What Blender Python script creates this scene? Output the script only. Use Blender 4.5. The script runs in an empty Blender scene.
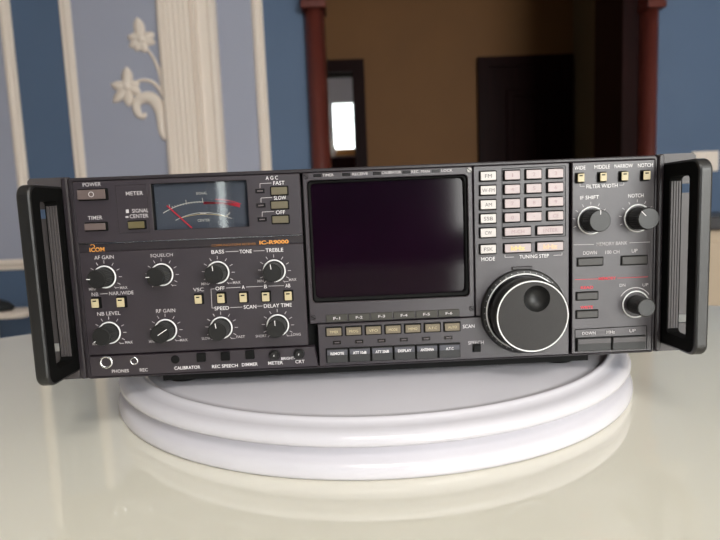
import bpy, bmesh, math, random
from math import pi, sin, cos, tan, sqrt, radians
from mathutils import Vector, Matrix
random.seed(4)
sc = bpy.context.scene
C = sc.collection

# ------------------------------------------------------------------ camera
# origin: middle of the bottom edge of the receiver's front panel; x right, y away, z up
CAM = Vector((-0.017238, -0.398257, 0.117077)); PIT, YAW, ROL, F = 0.11207, 0.024119, -0.040888, 547.888
fw = Vector((sin(YAW)*cos(PIT), cos(YAW)*cos(PIT), -sin(PIT))); r0 = Vector((cos(YAW), -sin(YAW), 0)); u0 = r0.cross(fw)
rt = cos(ROL)*r0 + sin(ROL)*u0; up = -sin(ROL)*r0 + cos(ROL)*u0
cd = bpy.data.cameras.new('camera'); cam = bpy.data.objects.new('camera', cd); C.objects.link(cam)
m = Matrix((rt, up, -fw)).transposed().to_4x4(); m.translation = CAM; cam.matrix_world = m
cd.sensor_width = 36; cd.lens = F/720*36; cd.clip_start = 0.02; cd.clip_end = 60
cd.dof.use_dof = True; cd.dof.focus_distance = 0.395; cd.dof.aperture_fstop = 8.5
sc.camera = cam

def at(px, py, Y=0.0):
    "place in the room, at depth Y, of a point measured on the photograph"
    d = fw + rt*((px-360)/F) - up*((py-270)/F)
    return CAM + d*((Y-CAM.y)/d.y)
def atz(px, py, Z):
    d = fw + rt*((px-360)/F) - up*((py-270)/F)
    return CAM + d*((Z-CAM.z)/d.z)

# ------------------------------------------------------------------ materials
def mat(name, col, rough=.5, metal=0, spec=.5, noise=0, nscale=60, bump=0, bscale=400, coat=0, emit=None, es=0, stretch=None, trans=0):
    M = bpy.data.materials.new(name); M.use_nodes = True; nt = M.node_tree; b = nt.nodes['Principled BSDF']
    b.inputs['Base Color'].default_value = (*col, 1); b.inputs['Roughness'].default_value = rough
    b.inputs['Metallic'].default_value = metal; b.inputs['Specular IOR Level'].default_value = spec
    b.inputs['Coat Weight'].default_value = coat; b.inputs['Coat Roughness'].default_value = .04
    b.inputs['Transmission Weight'].default_value = trans
    if emit: b.inputs['Emission Color'].default_value = (*emit, 1); b.inputs['Emission Strength'].default_value = es
    if noise or bump:
        tc = nt.nodes.new('ShaderNodeTexCoord'); mp = nt.nodes.new('ShaderNodeMapping'); nt.links.new(tc.outputs['Object'], mp.inputs[0])
        if stretch: mp.inputs['Scale'].default_value = stretch
    if noise:
        n = nt.nodes.new('ShaderNodeTexNoise'); n.inputs['Scale'].default_value = nscale; n.inputs['Detail'].default_value = 4
        nt.links.new(mp.outputs[0], n.inputs['Vector'])
        r = nt.nodes.new('ShaderNodeValToRGB'); r.color_ramp.elements[0].position = .3; r.color_ramp.elements[1].position = .7
        r.color_ramp.elements[0].color = (*[c*(1-noise) for c in col], 1); r.color_ramp.elements[1].color = (*[min(1, c*(1+noise)) for c in col], 1)
        nt.links.new(n.outputs['Fac'], r.inputs[0]); nt.links.new(r.outputs[0], b.inputs['Base Color'])
    if bump:
        n = nt.nodes.new('ShaderNodeTexNoise'); n.inputs['Scale'].default_value = bscale; nt.links.new(mp.outputs[0], n.inputs['Vector'])
        bp = nt.nodes.new('ShaderNodeBump'); bp.inputs['Strength'].default_value = bump; bp.inputs['Distance'].default_value = .0004
        nt.links.new(n.outputs['Fac'], bp.inputs['Height']); nt.links.new(bp.outputs[0], b.inputs['Normal'])
    return M

PANEL = mat('panel_paint', (.027, .020, .026), .38, spec=.75, noise=.06, nscale=900, bump=.25, bscale=3000)
PANEL2 = mat('panel_frame_paint', (.022, .0175, .021), .36, bump=.25, bscale=3000)
BLACK = mat('black_recess', (.004, .004, .004), .7, spec=.2)
BLACKB = mat('black_button', (.006, .006, .006), .5, spec=.15)
KNOB = mat('black_knob_plastic', (.014, .014, .014), .42, spec=.4)
KNOBF = mat('knob_face_plastic', (.009, .0085, .0085), .40, noise=.1, nscale=700)
HANDLE = mat('handle_black_coating', (.007, .0065, .0065), .34, spec=.6, bump=.3, bscale=2500)
EAR = mat('rack_ear_paint', (.055, .048, .050), .42, bump=.2, bscale=2500)
WHITE = mat('white_print', (.80, .77, .78), .6)
GREYP = mat('grey_print', (.52, .49, .50), .6)
ORANGE = mat('orange_print', (.70, .30, .06), .6)
ORANGED = mat('dim_orange_print', (.30, .13, .04), .6)
RED = mat('red_print', (.60, .03, .05), .6)
CHROME = mat('chrome', (.80, .80, .80), .22, metal=1)
STEEL = mat('brushed_steel', (.30, .29, .28), .5, metal=.6)
SILVER = mat('silver_print_ring', (.85, .85, .85), .45)
DIALF = mat('dial_face_plastic', (.013, .0105, .010), .46, spec=.35, noise=.1, nscale=700)
OLIVE = mat('olive_button', (.12, .103, .065), .5)
OLIVED = mat('dark_olive_button', (.11, .09, .04), .5)
OLIVEK = mat('olive_key', (.17, .14, .095), .5)
CREAM = mat('cream_button', (.52, .44, .27), .45)
BROWNB = mat('brownish_grey_button', (.12, .09, .085), .4)
FKEY = mat('dark_function_key', (.040, .037, .031), .5)
MKEY = mat('grey_memory_key', (.032, .028, .026), .45)
DKEY = mat('charcoal_key', (.028, .028, .029), .5)
DKEYT = mat('lit_key_top', (.075, .075, .09), .45)  # paler than the key: light on its upward slope, put into the colour
PINKKEY = mat('pale_pink_key', (.46, .385, .39), .45, noise=.03, nscale=200)
WHITEKEY = mat('white_key', (.58, .545, .53), .45)
PINKPR = mat('faded_pink_print', (.36, .26, .27), .6)
YELPR = mat('yellow_print', (.72, .55, .25), .6)
ORPR = mat('pale_orange_print', (.78, .50, .32), .6)
DARKPR = mat('dark_print', (.10, .09, .09), .6)
LED = mat('unlit_lamp', (.012, .010, .010), .25)
LEDC = mat('unlit_lamp_core', (.10, .085, .09), .3)
SCREEN = mat('screen_glass', (.006, .0011, .005), .11, spec=.22, noise=.3, nscale=12)
METER = mat('meter_dial', (.065, .075, .10), .6)
METRED = mat('meter_red', (.75, .03, .06), .5)
TURN = mat('white_turntable_plastic', (.60, .585, .635), .16, noise=.02, nscale=8)
GLASS = bpy.data.materials.new('clear_pane'); GLASS.use_nodes = True
nt = GLASS.node_tree; nt.nodes.clear()
o_ = nt.nodes.new('ShaderNodeOutputMaterial'); mx = nt.nodes.new('ShaderNodeMixShader'); tb = nt.nodes.new('ShaderNodeBsdfTransparent'); gb = nt.nodes.new('ShaderNodeBsdfGlossy'); fr = nt.nodes.new('ShaderNodeFresnel')
gb.inputs['Roughness'].default_value = .03; fr.inputs['IOR'].default_value = 1.5
nt.links.new(fr.outputs[0], mx.inputs[0]); nt.links.new(tb.outputs[0], mx.inputs[1]); nt.links.new(gb.outputs[0], mx.inputs[2]); nt.links.new(mx.outputs[0], o_.inputs[0])

# ------------------------------------------------------------------ mesh builder
class MB:
    def __init__(s): s.v = []; s.f = []; s.m = []; s.sm = []; s.mats = []
    def mi(s, M):
        if M not in s.mats: s.mats.append(M)
        return s.mats.index(M)
    def add(s, vs, fs, M, smooth=False):
        k = len(s.v); i = s.mi(M); s.v += [tuple(v) for v in vs]
        for f in fs: s.f.append([a+k for a in f]); s.m.append(i); s.sm.append(smooth)
        return s
    def box(s, x0, x1, y0, y1, z0, z1, M):
        v = [(x, y, z) for x in (x0, x1) for y in (y0, y1) for z in (z0, z1)]
        return s.add(v, [(0,1,3,2),(4,6,7,5),(0,4,5,1),(2,3,7,6),(0,2,6,4),(1,5,7,3)], M)
    def loops(s, L, M, cap0=True, cap1=True, smooth=False, capM=None):
        n = len(L[0]); v = [p for l in L for p in l]; f = []
        for j in range(len(L)-1):
            for i in range(n):
                a = j*n+i; b = j*n+(i+1) % n; f.append((a, b, b+n, a+n))
        s.add(v, f, M, smooth)
        k = len(s.v)-len(v)
        if cap0: s.f.append([k+i for i in range(n)][::-1]); s.m.append(s.mi(M)); s.sm.append(False)
        if cap1: s.f.append([k+(len(L)-1)*n+i for i in range(n)]); s.m.append(s.mi(capM or M)); s.sm.append(False)
        return s
    def rr(s, x0, x1, z0, z1, yb, yf, M, r=.0006, c=.0003, capM=None, seg=3):
        "rounded rectangular block facing -y with chamfered front edge"
        return s.loops([rrl(x0,x1,z0,z1,yb,r,seg), rrl(x0,x1,z0,z1,yf+c,r,seg), rrl(x0+c,x1-c,z0+c,z1-c,yf,max(r-c,.00005),seg)], M, capM=capM)
    def frame(s, o, i, yb, yf, M, ro=.001, ri=.001, c=.0004, depth=None, inM=None, seg=5):
        "rounded rectangular block with a rounded hole; o, i = (x0,x1,z0,z1)"
        A = [rrl(*o, yb, ro, seg), rrl(*o, yf+c, ro, seg), rrl(o[0]+c,o[1]-c,o[2]+c,o[3]-c, yf, max(ro-c,1e-4), seg), rrl(i[0]-c,i[1]+c,i[2]-c,i[3]+c, yf, ri+c, seg), rrl(*i, yf+c, ri, seg)]
        s.loops(A, M, False, False)
        s.loops([rrl(*i, yf+c, ri, seg), rrl(*i, depth if depth is not None else yb, ri, seg)], inM or M, False, False)
        return s
    def lathe(s, cx, cz, prof, M, n=48, flute=None, cap0=False, cap1=True, smooth=True, capM=None):
        L = []
        for k, (r, y) in enumerate(prof):
            l = []
            for i in range(n):
                a = -2*pi*i/n
                rr = r*(1-(flute[1] if flute and k in flute[0] and i % 2 else 0))
                l.append((cx+rr*cos(a), y, cz+rr*sin(a)))
            L.append(l[::-1])
        return s.loops(L, M, cap0, cap1, smooth, capM)
    def ring(s, cx, cz, R, r, y, M, n=64, k=8):
        L = []
        v = []; f = []
        for i in range(n):
            a = 2*pi*i/n
            for j in range(k):
                b = 2*pi*j/k; v.append((cx+(R+r*cos(b))*cos(a), y+r*sin(b), cz+(R+r*cos(b))*sin(a)))
        for i in range(n):
            for j in range(k): f.append((i*k+j, ((i+1) % n)*k+j, ((i+1) % n)*k+(j+1) % k, i*k+(j+1) % k))
        return s.add(v, f, M, True)
    def line(s, x0, z0, x1, z1, w, M, y):
        d = Vector((x1-x0, z1-z0)); d.normalize(); n = Vector((-d.y, d.x))*w/2
        P = [(x0+n.x, z0+n.y), (x0-n.x, z0-n.y), (x1-n.x, z1-n.y), (x1+n.x, z1+n.y)]
        return s.add([(a, y, b) for a, b in P], [(0, 1, 2, 3)], M)
    def build(s, name, parent=None, bevel=0, seg=2, label=None):
        me = bpy.data.meshes.new(name); me.from_pydata(s.v, [], s.f)
        for M in s.mats: me.materials.append(M)
        me.polygons.foreach_set('material_index', s.m); me.polygons.foreach_set('use_smooth', s.sm); me.update()
        o = bpy.data.objects.new(name, me); C.objects.link(o)
        if parent: o.parent = parent
        if bevel:
            b = o.modifiers.new('bevel', 'BEVEL'); b.width = bevel; b.segments = seg; b.limit_method = 'ANGLE'; b.angle_limit = radians(40)
        if label: o['label'] = label
        return o
def rrl(x0, x1, z0, z1, y, r, seg=3):
    r = min(r, (x1-x0)/2-1e-6, (z1-z0)/2-1e-6); P = []
    for cx, cz, a0 in ((x1-r, z0+r, -pi/2), (x1-r, z1-r, 0), (x0+r, z1-r, pi/2), (x0+r, z0+r, pi)):
        for i in range(seg+1):
            a = a0+pi/2*i/seg; P.append((cx+r*cos(a), y, cz+r*sin(a)))
    return P

_tc = {}
def glyphs(t, bold=0):
    if (t, bold) in _tc: return _tc[(t, bold)]
    cu = bpy.data.curves.new('t', 'FONT'); cu.body = t; cu.size = 1; cu.offset = bold; cu.resolution_u = 3
    o = bpy.data.objects.new('t', cu); C.objects.link(o); dg = bpy.context.evaluated_depsgraph_get()
    e = o.evaluated_get(dg); me = e.to_mesh()
    v = [tuple(p.co) for p in me.vertices]; f = [tuple(p.vertices) for p in me.polygons]; e.to_mesh_clear()
    bpy.data.objects.remove(o); bpy.data.curves.remove(cu)
    xs = [p[0] for p in v]; ys = [p[1] for p in v]
    _tc[(t, bold)] = (v, f, min(xs), max(xs), min(ys), max(ys)); return _tc[(t, bold)]
PX = 0.398257/F          # one photograph pixel on the panel plane, metres
def text(mb, t, px, py, wpx, M=None, y=-.0010, hpx=3.7, bold=.003):
    "printed word centred on a measured point, wpx wide and hpx high"
    v, f, a, b, c, d = glyphs(t, bold); p = at(px, py, y); w = wpx*PX; h = hpx*PX
    sx = w/(b-a); sz = h/(d-c)
    mb.add([(p.x+(q[0]-(a+b)/2)*sx, y, p.z+(q[1]-(c+d)/2)*sz) for q in v], f, M or WHITE)

def thing(name, label, cat, loc=(0, 0, 0), group=None):
    o = bpy.data.objects.new(name, None); C.objects.link(o); o.location = loc; o['label'] = label; o['category'] = cat
    o.empty_display_size = .02
    if group: o['group'] = group
    return o
def tag(o, label, cat, group=None):
    o['label'] = label; o['category'] = cat
    if group: o['group'] = group
    return o
def struct(o): o['kind'] = 'structure'; return o

# ================================================================== RECEIVER
H = .1466; W = .212
YF = -.0008            # face of the raised panels
RX = thing('communications_receiver', 'dark grey rack communications receiver with handles and wide black screen, on white turntable', 'radio receiver')
chas = MB().rr(-.207, .207, .0015, H-.004, .34, .012, PANEL2, r=.003, c=.0005).box(-.160, .166, .010, .33, -.0068, .0016, BLACK).build('case', RX)
for x in (-.15, .15):
    for y in (.035, .30):
        b = MB(); b.v = []; n = 24
        L = [[(x+r*cos(2*pi*i/n), y+r*sin(2*pi*i/n), z) for i in range(n)] for r, z in ((.013, -.0118), (.014, -.011), (.015, -.0068))]
        b.loops(L, BLACK, smooth=True); b.build('foot', RX)
fp = MB().frame((-W, W, 0, H), (-W+.0034, W-.0024, .0018, H-.0029), .0125, 0, PANEL2, ro=.0025, ri=.001, c=.0008).box(-W+.002, W-.002, .0085, .012, .001, H-.001, BLACK)
fp.build('front_frame', RX)

def X(px, py): return at(px, py).x
def Z(px, py): return at(px, py).z
# ---- section limits
xa, xb = -.2085, X(301, 200)
xc, xd = X(303.6, 200), X(472.8, 230)
xe, xf = X(474.2, 230), X(568.6, 230)
xg, xh = X(571.6, 230), .2095
zt, zb_ = H-.0030, .0018
zs = Z(180, 240)          # groove over the maker's strip
zm = Z(200, 247.5)
zj = Z(200, 350.5)        # jack strip top
zstep = Z(390, 320)
# upper left panel with holes built as pieces around the meter window
mw = (X(152.5, 205), X(248, 205), Z(200, 228.5), Z(200, 182.0))
upl = MB().frame((xa, xb, zs+.0004, zt), mw, .003, YF, PANEL, ro=.001, ri=.0006, c=.0004, depth=.007, inM=BLACK)
a = (X(117.5, 210), X(149, 210), Z(133, 233), Z(133, 184.5))
upl.frame(a, (a[0]+.0004, a[1]-.0004, a[2]+.0004, a[3]-.0004), 0, YF-.0003, PANEL2, ro=.0005, ri=.0003, c=.0001, depth=YF)
YT = YF-.00012
def T(mb, *A, **K): K.setdefault('y', YT); text(mb, *A, **K)
T(upl, 'POWER', 91.8, 184.4, 17.6, GREYP); T(upl, 'TIMER', 95.1, 217.8, 14, GREYP); T(upl, 'METER', 134.4, 193.3, 16.6, GREYP)
T(upl, 'SIGNAL', 140.3, 210.6, 16, GREYP); T(upl, 'CENTER', 139, 216, 18, GREYP)
for px, py, h in ((127.3, 211.3, 3.4), (127, 217, 1.6)):
    p = at(px, py, YT); upl.add([(p.x+sx*1.4*PX, YT, p.z+sz*h/2*PX) for sx, sz in ((-1,-1),(1,-1),(1,1),(-1,1))], [(0,1,2,3)], GREYP)
T(upl, 'A G C', 271.8, 177.8, 12)
T(upl, 'FAST', 278.9, 182.9, 11); T(upl, 'SLOW', 280, 197.8, 12); T(upl, 'OFF', 280.5, 212.2, 9)
def pl(mb, pts, w=.5, M=None, y=None):
    y = YT if y is None else y
    for (a, b), (c, d) in zip(pts, pts[1:]):
        p = at(a, b, y); q = at(c, d, y); mb.line(p.x, p.z, q.x, q.z, w*PX, M or GREYP, y)
for (lx, ly, tx) in ((260, 188.2, 271.5), (261, 202.6, 272), (262.2, 216.6, 274)):
    pl(upl, [(lx, ly), (lx, ly-4.6), (tx, ly-5.2)])
upl.build('meter_panel', RX)
# maker's strip
st = MB().rr(xa, xb, zm+.0002, zs-.0004, .003, YF+.0007, PANEL2, r=.0003, c=.0002)
yy = YF+.00055
text(st, 'COMMUNICATIONS RECEIVER', 233.8, 244.6, 44, ORANGED, yy, 2.3, .004); text(st, 'IC-R9000', 274, 242.1, 29, ORANGE, yy, 4.0, .03)
text(st, 'ICOM', 97, 249.6, 14.5, ORANGE, yy, 4.3, .02)
c0 = at(92.4, 246.6, yy)
for k in range(8):
    a0 = radians(150-k*22); a1 = radians(150-(k+1)*22); R_ = 2.1*PX
    st.line(c0.x+R_*cos(a0), c0.z+R_*sin(a0), c0.x+R_*cos(a1), c0.z+R_*sin(a1), .7*PX, ORANGE, yy)
st.build('name_strip', RX, label='dark strip with orange maker name and model')
MB().rr(xa+.001, xb, zs-.0002, zs+.00035, .002, YF-.0002, CHROME, r=.0001, c=.0001).build('groove_highlight', RX, label='thin bright strip standing in for the highlight along the groove above the name strip')  # highlight of the groove edge, made as a bright strip
# lower left panel
lo = MB().rr(xa, xb, zj+.0004, zm, .003, YF, PANEL, r=.001, c=.0004)
T(lo, 'AF GAIN', 104, 257.3, 19, GREYP); T(lo, 'SQUELCH', 161.5, 255.5, 22, GREYP); T(lo, 'BASS', 217.8, 251.8, 12.5); T(lo, 'TONE', 245.6, 251.4, 12); T(lo, 'TREBLE', 274.4, 250, 17.5)
pl(lo, [(225.5, 251.8), (238.5, 251.2)]); pl(lo, [(253.5, 251), (264.5, 250.6)])
T(lo, 'NB', 95, 294.4, 6.5, GREYP); T(lo, 'NAR./WIDE', 121.3, 293, 24, GREYP, hpx=3.6); pl(lo, [(100, 294), (107.5, 293.6)])
T(lo, 'NB LEVEL', 108.8, 313.5, 23, GREYP); T(lo, 'RF GAIN', 165.6, 310.7, 19, GREYP)
T(lo, 'VSC', 198.4, 289.6, 10.5, GREYP); T(lo, 'OFF', 220, 288.4, 9); T(lo, 'A', 243.3, 287.1, 2.8); T(lo, 'B', 265.5, 286.5, 2.8); T(lo, 'AB', 287.8, 285.6, 5)
pl(lo, [(214.5, 288.8), (211, 289), (212, 308), (214.6, 308)]); pl(lo, [(226, 288), (240.5, 287.2)]); pl(lo, [(246, 287), (262.8, 286.2)]); pl(lo, [(268.4, 286.1), (284, 285.6)])
T(lo, 'SPEED', 221.8, 308.2, 14.5); T(lo, 'SCAN', 250, 306.8, 12.5); T(lo, 'DELAY TIME', 277.8, 305.4, 28)
pl(lo, [(230.2, 307.6), (242.4, 307)]); pl(lo, [(257.2, 306.2), (262.6, 306)])
for t, x, y, w in (('MIN', 92, 289.2, 6), ('MAX', 123.8, 287.6, 7.5), ('MIN', 204.4, 283.8, 6), ('MAX', 236.7, 282.4, 7.5), ('MIN', 260.4, 281, 6), ('MAX', 292.7, 279.6, 7.5), ('SLOW', 206.2, 338.4, 9), ('FAST', 240.7, 336.7, 8.5), ('SHORT', 261.1, 336, 11), ('LONG', 296, 334.4, 9.5), ('MAX', 183.8, 340, 7.5), ('MIN', 151.5, 341.5, 5), ('MAX', 128.9, 342.2, 7.5), ('MIN', 94.5, 344, 4)):
    T(lo, t, x, y, w, GREYP, hpx=2.7, bold=.004)
small = [(105.3, 276.8), (162.3, 274.5), (218.3, 272.3), (274.5, 270.7), (110, 332.5), (166.2, 329.8), (221.6, 327.5), (278, 325)]
def ticks(mb, px, py, r0_, r1_, angs, y=YT, M=None, w=.55):
    p = at(px, py, y)
    for a in angs:
        a = radians(a); mb.line(p.x+r0_*PX*cos(a), p.z+r0_*PX*sin(a), p.x+r1_*PX*cos(a), p.z+r1_*PX*sin(a), w*PX, M or GREYP, y)
for px, py in small:
    ticks(lo, px, py, 13.2, 16.3, [-30, -2, 27, 56, 90, 118, 146, 175, 205, 228]); ticks(lo, px, py, 13, 15.5, [-52])
    q = [(px+9.8, py+10.8), (px+14.0, py+10.8)]; pl(lo, q, .45)
lo.build('audio_panel', RX)
# jack strip
js = MB(); z1 = zj-.0002; z0 = zb_
x1 = X(318.5, 358)
js.loops([[(xa, .002, z0), (x1, .002, z0), (x1-.0022, .002, z1), (xa, .002, z1)], [(xa+.0004, YF-.0002, z0+.0004), (x1-.0006, YF-.0002, z0+.0004), (x1-.0028, YF-.0006, z1-.0006), (xa+.0004, YF-.0006, z1-.0006)]], PANEL)
yj = YF-.00075
for t, x, y, w in (('PHONES', 120.4, 371, 17), ('REC', 143.8, 369.9, 8), ('CALIBRATOR', 187.3, 367.6, 26), ('REC SPEECH', 224.9, 366, 26), ('DIMMER', 249.8, 364.4, 16), ('METER', 275.6, 362.9, 15), ('BRIGHT-', 288.2, 358.3, 14), ('CRT', 300, 361.6, 9.5)):
    text(js, t, x, y, w, WHITE if x > 180 else GREYP, yj, 3.4 if t != 'BRIGHT-' else 2.8, .012)
js.build('jack_strip', RX)
# ---- screen bezel
bz = MB(); so = (X(309.8, 240), X(468.2, 240), Z(390, 299.5), Z(390, 177.5))
bz.frame((xc, xd, zstep, zt), so, .003, YF-.0004, PANEL, ro=.001, ri=.003, c=.0005, depth=.001, inM=PANEL2)
yb = YF-.00052
for t, x, y, w in (('TIMER', 328, 175, 11), ('RECEIVE', 360, 173.9, 15.5), ('CALIBRATOR', 391.3, 172.4, 19), ('REC. MAN', 420.5, 171.5, 18), ('LOCK', 447, 170.4, 11)):
    text(bz, t, x, y, w, GREYP, yb, 2.6, .006)
for x, y in ((317.5, 175.5), (346.3, 174.4), (376.8, 173.3), (406.3, 172), (435.8, 170.9)):
    p = at(x, y, yb); bz.add([(p.x+a*4*PX, yb, p.z+b*1.5*PX) for a, b in ((-1,-1),(1,-1),(1,1),(-1,1))], [(0,1,2,3)], LED)
bz.build('screen_bezel', RX)
si = (so[0]+.0022, so[1]-.0022, so[2]+.0030, so[3]-.0020)
MB().frame((so[0]+.0001, so[1]-.0001, so[2]+.0001, so[3]-.0001), si, .006, .0008, BLACK, ro=.003, ri=.003, c=.0008, depth=.0045).build('screen_surround', RX, label='black inner surround of the screen')
# slightly domed screen
sg = MB(); n1, n2 = 24, 20; vv = []; ff = []
for j in range(n2+1):
    for i in range(n1+1):
        u = i/n1*2-1; v = j/n2*2-1
        vv.append(((si[0]+si[1])/2+u*(si[1]-si[0])/2*1.02, .0042-.0018*(1-(u*u+v*v)/2), (si[2]+si[3])/2+v*(si[3]-si[2])/2*1.02))
for j in range(n2):
    for i in range(n1): k = j*(n1+1)+i; ff.append((k, k+1, k+n1+2, k+n1+1))
sg.add(vv, ff, SCREEN, True); sg.build('screen', RX, label='dark purple-black glass screen, switched off')
for k, (x, y, M) in enumerate(((468.8, 170.1, STEEL), (305.9, 176.6, PANEL2), (471.2, 308.2, PANEL2), (313.4, 317.3, PANEL2), (480.0, 168.6, PANEL2))):
    if k == 4: continue
    p = at(x, y); s_ = MB().lathe(p.x, p.z, [(.0021, .001), (.0021, -.0012), (.0016, -.0016)], M, 20, capM=M)
    s_.line(p.x-.0015, p.z+.0012, p.x+.0015, p.z-.0012, .0005, BLACK, -.00163); s_.build('screw', RX)
# lower centre
lc = MB().rr(x1+.0006, xf, zb_, zstep-.0008, .003, YF, PANEL, r=.0008, c=.0004)
lc.build('function_panel', RX)
# ---- tuning section
tn = MB().rr(xe, xf, zstep+.0002, zt, .003, YF, PANEL, r=.0008, c=.0004)
kf = (X(502, 205), X(565.3, 200), Z(533, 238.2), Z(533, 167.2))
for a, b in (((502.2, 238.6), (502, 168.6)), ((502, 168.6), (565.3, 165.8)), ((565.3, 165.8), (565.6, 236)), ((502.2, 238.8), (565.6, 236))):
    pl(tn, [a, b], .7, BLACK)
T(tn, 'MODE', 488.1, 259, 14); T(tn, 'TUNING STEP', 534.2, 256.3, 30)
pl(tn, [(505, 254.6), (505, 257.4), (514, 257)]); pl(tn, [(553.5, 255.4), (562, 255), (562, 252.4)])
T(tn, 'SCAN', 468.7, 326.3, 12); T(tn, 'SPEECH', 476, 342.6, 16, GREYP)
tn.build('tuning_panel', RX)
# ---- right section
rp = MB().rr(xg, xh, zb_, zt, .003, YF, PANEL, r=.001, c=.0005)
for t, x, y, w in (('WIDE', 580, 167.8, 11), ('MIDDLE', 602.2, 166.8, 15.5), ('NARROW', 623.7, 165.9, 18.5), ('NOTCH', 645.4, 165.2, 15), ('FILTER WIDTH', 602, 186, 31.5), ('IF SHIFT', 589.6, 197.4, 19), ('NOTCH', 635.9, 195.6, 15.5)):
    T(rp, t, x, y, w, hpx=3.7)
T(rp, 'MEMORY BANK', 612, 243.5, 31.5, GREYP, hpx=3.6); T(rp, 'DOWN', 590, 252.8, 14, GREYP, hpx=3.6); T(rp, '100 CH', 612.4, 252, 14.5, GREYP, hpx=3.6); T(rp, 'UP', 634.6, 250.7, 6, GREYP, hpx=3.6)
pl(rp, [(573.4, 244.8), (594, 244.4)]); pl(rp, [(629.5, 242.8), (650, 242)])
pl(rp, [(580, 183.4), (580, 186.4), (584.6, 186.3)]); pl(rp, [(619, 185.2), (623.8, 185), (623.8, 182.4)])
pl(rp, [(575, 279.6), (598, 278.9)], .5, RED); pl(rp, [(617, 278.1), (648, 276.8)], .5, RED); T(rp, 'MEMORY', 607.3, 278.4, 18, RED, hpx=3.0, bold=.03)
T(rp, 'READ', 587, 287.5, 13, RED, hpx=2.8, bold=.03); T(rp, 'WRITE', 586.6, 307.3, 13, RED, hpx=2.8, bold=.03)
T(rp, 'DN', 622.5, 285.2, 6, GREYP, hpx=3); T(rp, 'UP', 645.4, 284.8, 6, GREYP, hpx=3)
for (a, b), (c, d) in (((575, 329.6), (646.6, 325.6)), ((575, 329.6), (575.4, 352)), ((646.6, 325.6), (646.8, 349.5))): pl(rp, [(a, b), (c, d)], .9, BLACK)
T(rp, 'DOWN', 589, 333.2, 14, GREYP, hpx=3.2); T(rp, 'MHz', 610.7, 332, 9, GREYP, hpx=3.2); T(rp, 'UP', 632.6, 330.7, 6.5, GREYP, hpx=3.2)
ticks(rp, 590.7, 220.4, 15.8, 18.6, [-20, 8, 36, 62, 90, 118, 145, 172, 200]); ticks(rp, 637, 218, 15.8, 18.6, [36, 62, 90, 118, 145, 172, 200])
p = at(635, 304, YT)
for k in range(18):
    a0 = radians(32+k*6.5); a1 = radians(32+(k+1)*6.5); R_ = 17*PX
    rp.line(p.x+R_*cos(a0), p.z+R_*sin(a0), p.x+R_*cos(a1), p.z+R_*sin(a1), .9*PX, GREYP, YT)
rp.build('memory_panel', RX)

# ---- buttons
def button(name, x0, y0, x1_, y1_, M, d=.0028, txt=None, tM=None, tw=None, th=3.2, hole=.0008, topM=None, label=None, slot=False, r=.0005, tdy=0, bold=.0):
    "(x0,y0)-(x1,y1): the measured front face of the button, standing d proud"
    cx, cy = (x0+x1_)/2, (y0+y1_)/2; Y = -d
    ax, bx = at(x0, cy, Y).x, at(x1_, cy, Y).x; az, bz_ = at(cx, y1_, Y).z, at(cx, y0, Y).z
    b = MB()
    # dark slot round the key
    b.rr(ax-hole, bx+hole, az-hole, bz_+hole, 0, YF-.0003, BLACK, r=.0006, c=.0001)
    b.rr(ax, bx, az, bz_, 0, Y+.0005, BLACK if not topM else M, r=r, c=.0001).rr(ax+.00005, bx-.00005, az+.00005, bz_-.00005, Y+.0006, Y, M, r=r, c=.0003)
    if topM: b.rr(ax+.0002, bx-.0002, az+(bz_-az)*.58, bz_-.0002, 0, Y-.0004, topM, r=.0002, c=.0003)
    if slot:
        w_ = bx-ax; b.rr(ax+w_*.22, ax+w_*.72, bz_-(bz_-az)*.32, bz_-(bz_-az)*.17, Y+.0001, Y-.00008, BLACK, r=.0001, c=.00005)
    if txt:
        v, f, a, b_, c, e = glyphs(txt, bold); w = (tw or (x1_-x0)*.6)*PX*.98; h = th*PX; mx_, mz = (ax+bx)/2, (az+bz_)/2+tdy*PX
        yy_ = Y-(.00056 if topM else .00012)
        b.add([(mx_+(q[0]-(a+b_)/2)*w/(b_-a), yy_, mz+(q[1]-(c+e)/2)*h/(e-c)) for q in v], f, tM or WHITE)
    return b, b.build(name, RX, label=label)
mb, o = button('power_button', 76.7, 189.6, 105, 199.4, BROWNB, .0045, label='brownish grey power button with a ring mark')
_c = at(91, 194.4, -.0047)
MB().ring(_c.x, _c.z, .0017, .00022, -.0046, GREYP, 24, 6).build('power_mark', o)
button('timer_button', 84, 223.3, 105.3, 230.2, BROWNB, .004)
button('meter_button', 127.8, 221.5, 144.2, 228.4, OLIVED, .0035)
for a in ((271, 187, 287.1, 194.6), (271, 201.3, 287.8, 208.6), (272.2, 215.9, 288.4, 223.1)): button('agc_button', *a, OLIVE, .003)
for a in ((91, 299, 98.5, 308), (116.3, 298, 124.2, 307.2), (194.4, 295.3, 201.6, 303.9), (217, 293.8, 224.4, 303.2), (239.3, 293.2, 246.7, 302.3), (261.8, 292.5, 269.3, 301.5), (284.4, 291.7, 291.8, 300.5), (578, 173.6, 584.7, 182), (600.4, 172.7, 607.1, 181.2), (621.8, 171.8, 628.7, 180.5), (643.7, 170.9, 650.7, 179.7)):
    button('locking_button', *a, CREAM, .0042, slot=True, hole=.0009)
for x, y in ((200.7, 357.8), (225.1, 356.6), (249.6, 355.1)): button('square_button', x-4.3, y-4.3, x+4.3, y+4.3, BLACKB, .0035, hole=.0006)
button('square_button', 474, 345.2, 480.8, 352, BLACKB, .003, hole=.0006)
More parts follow.
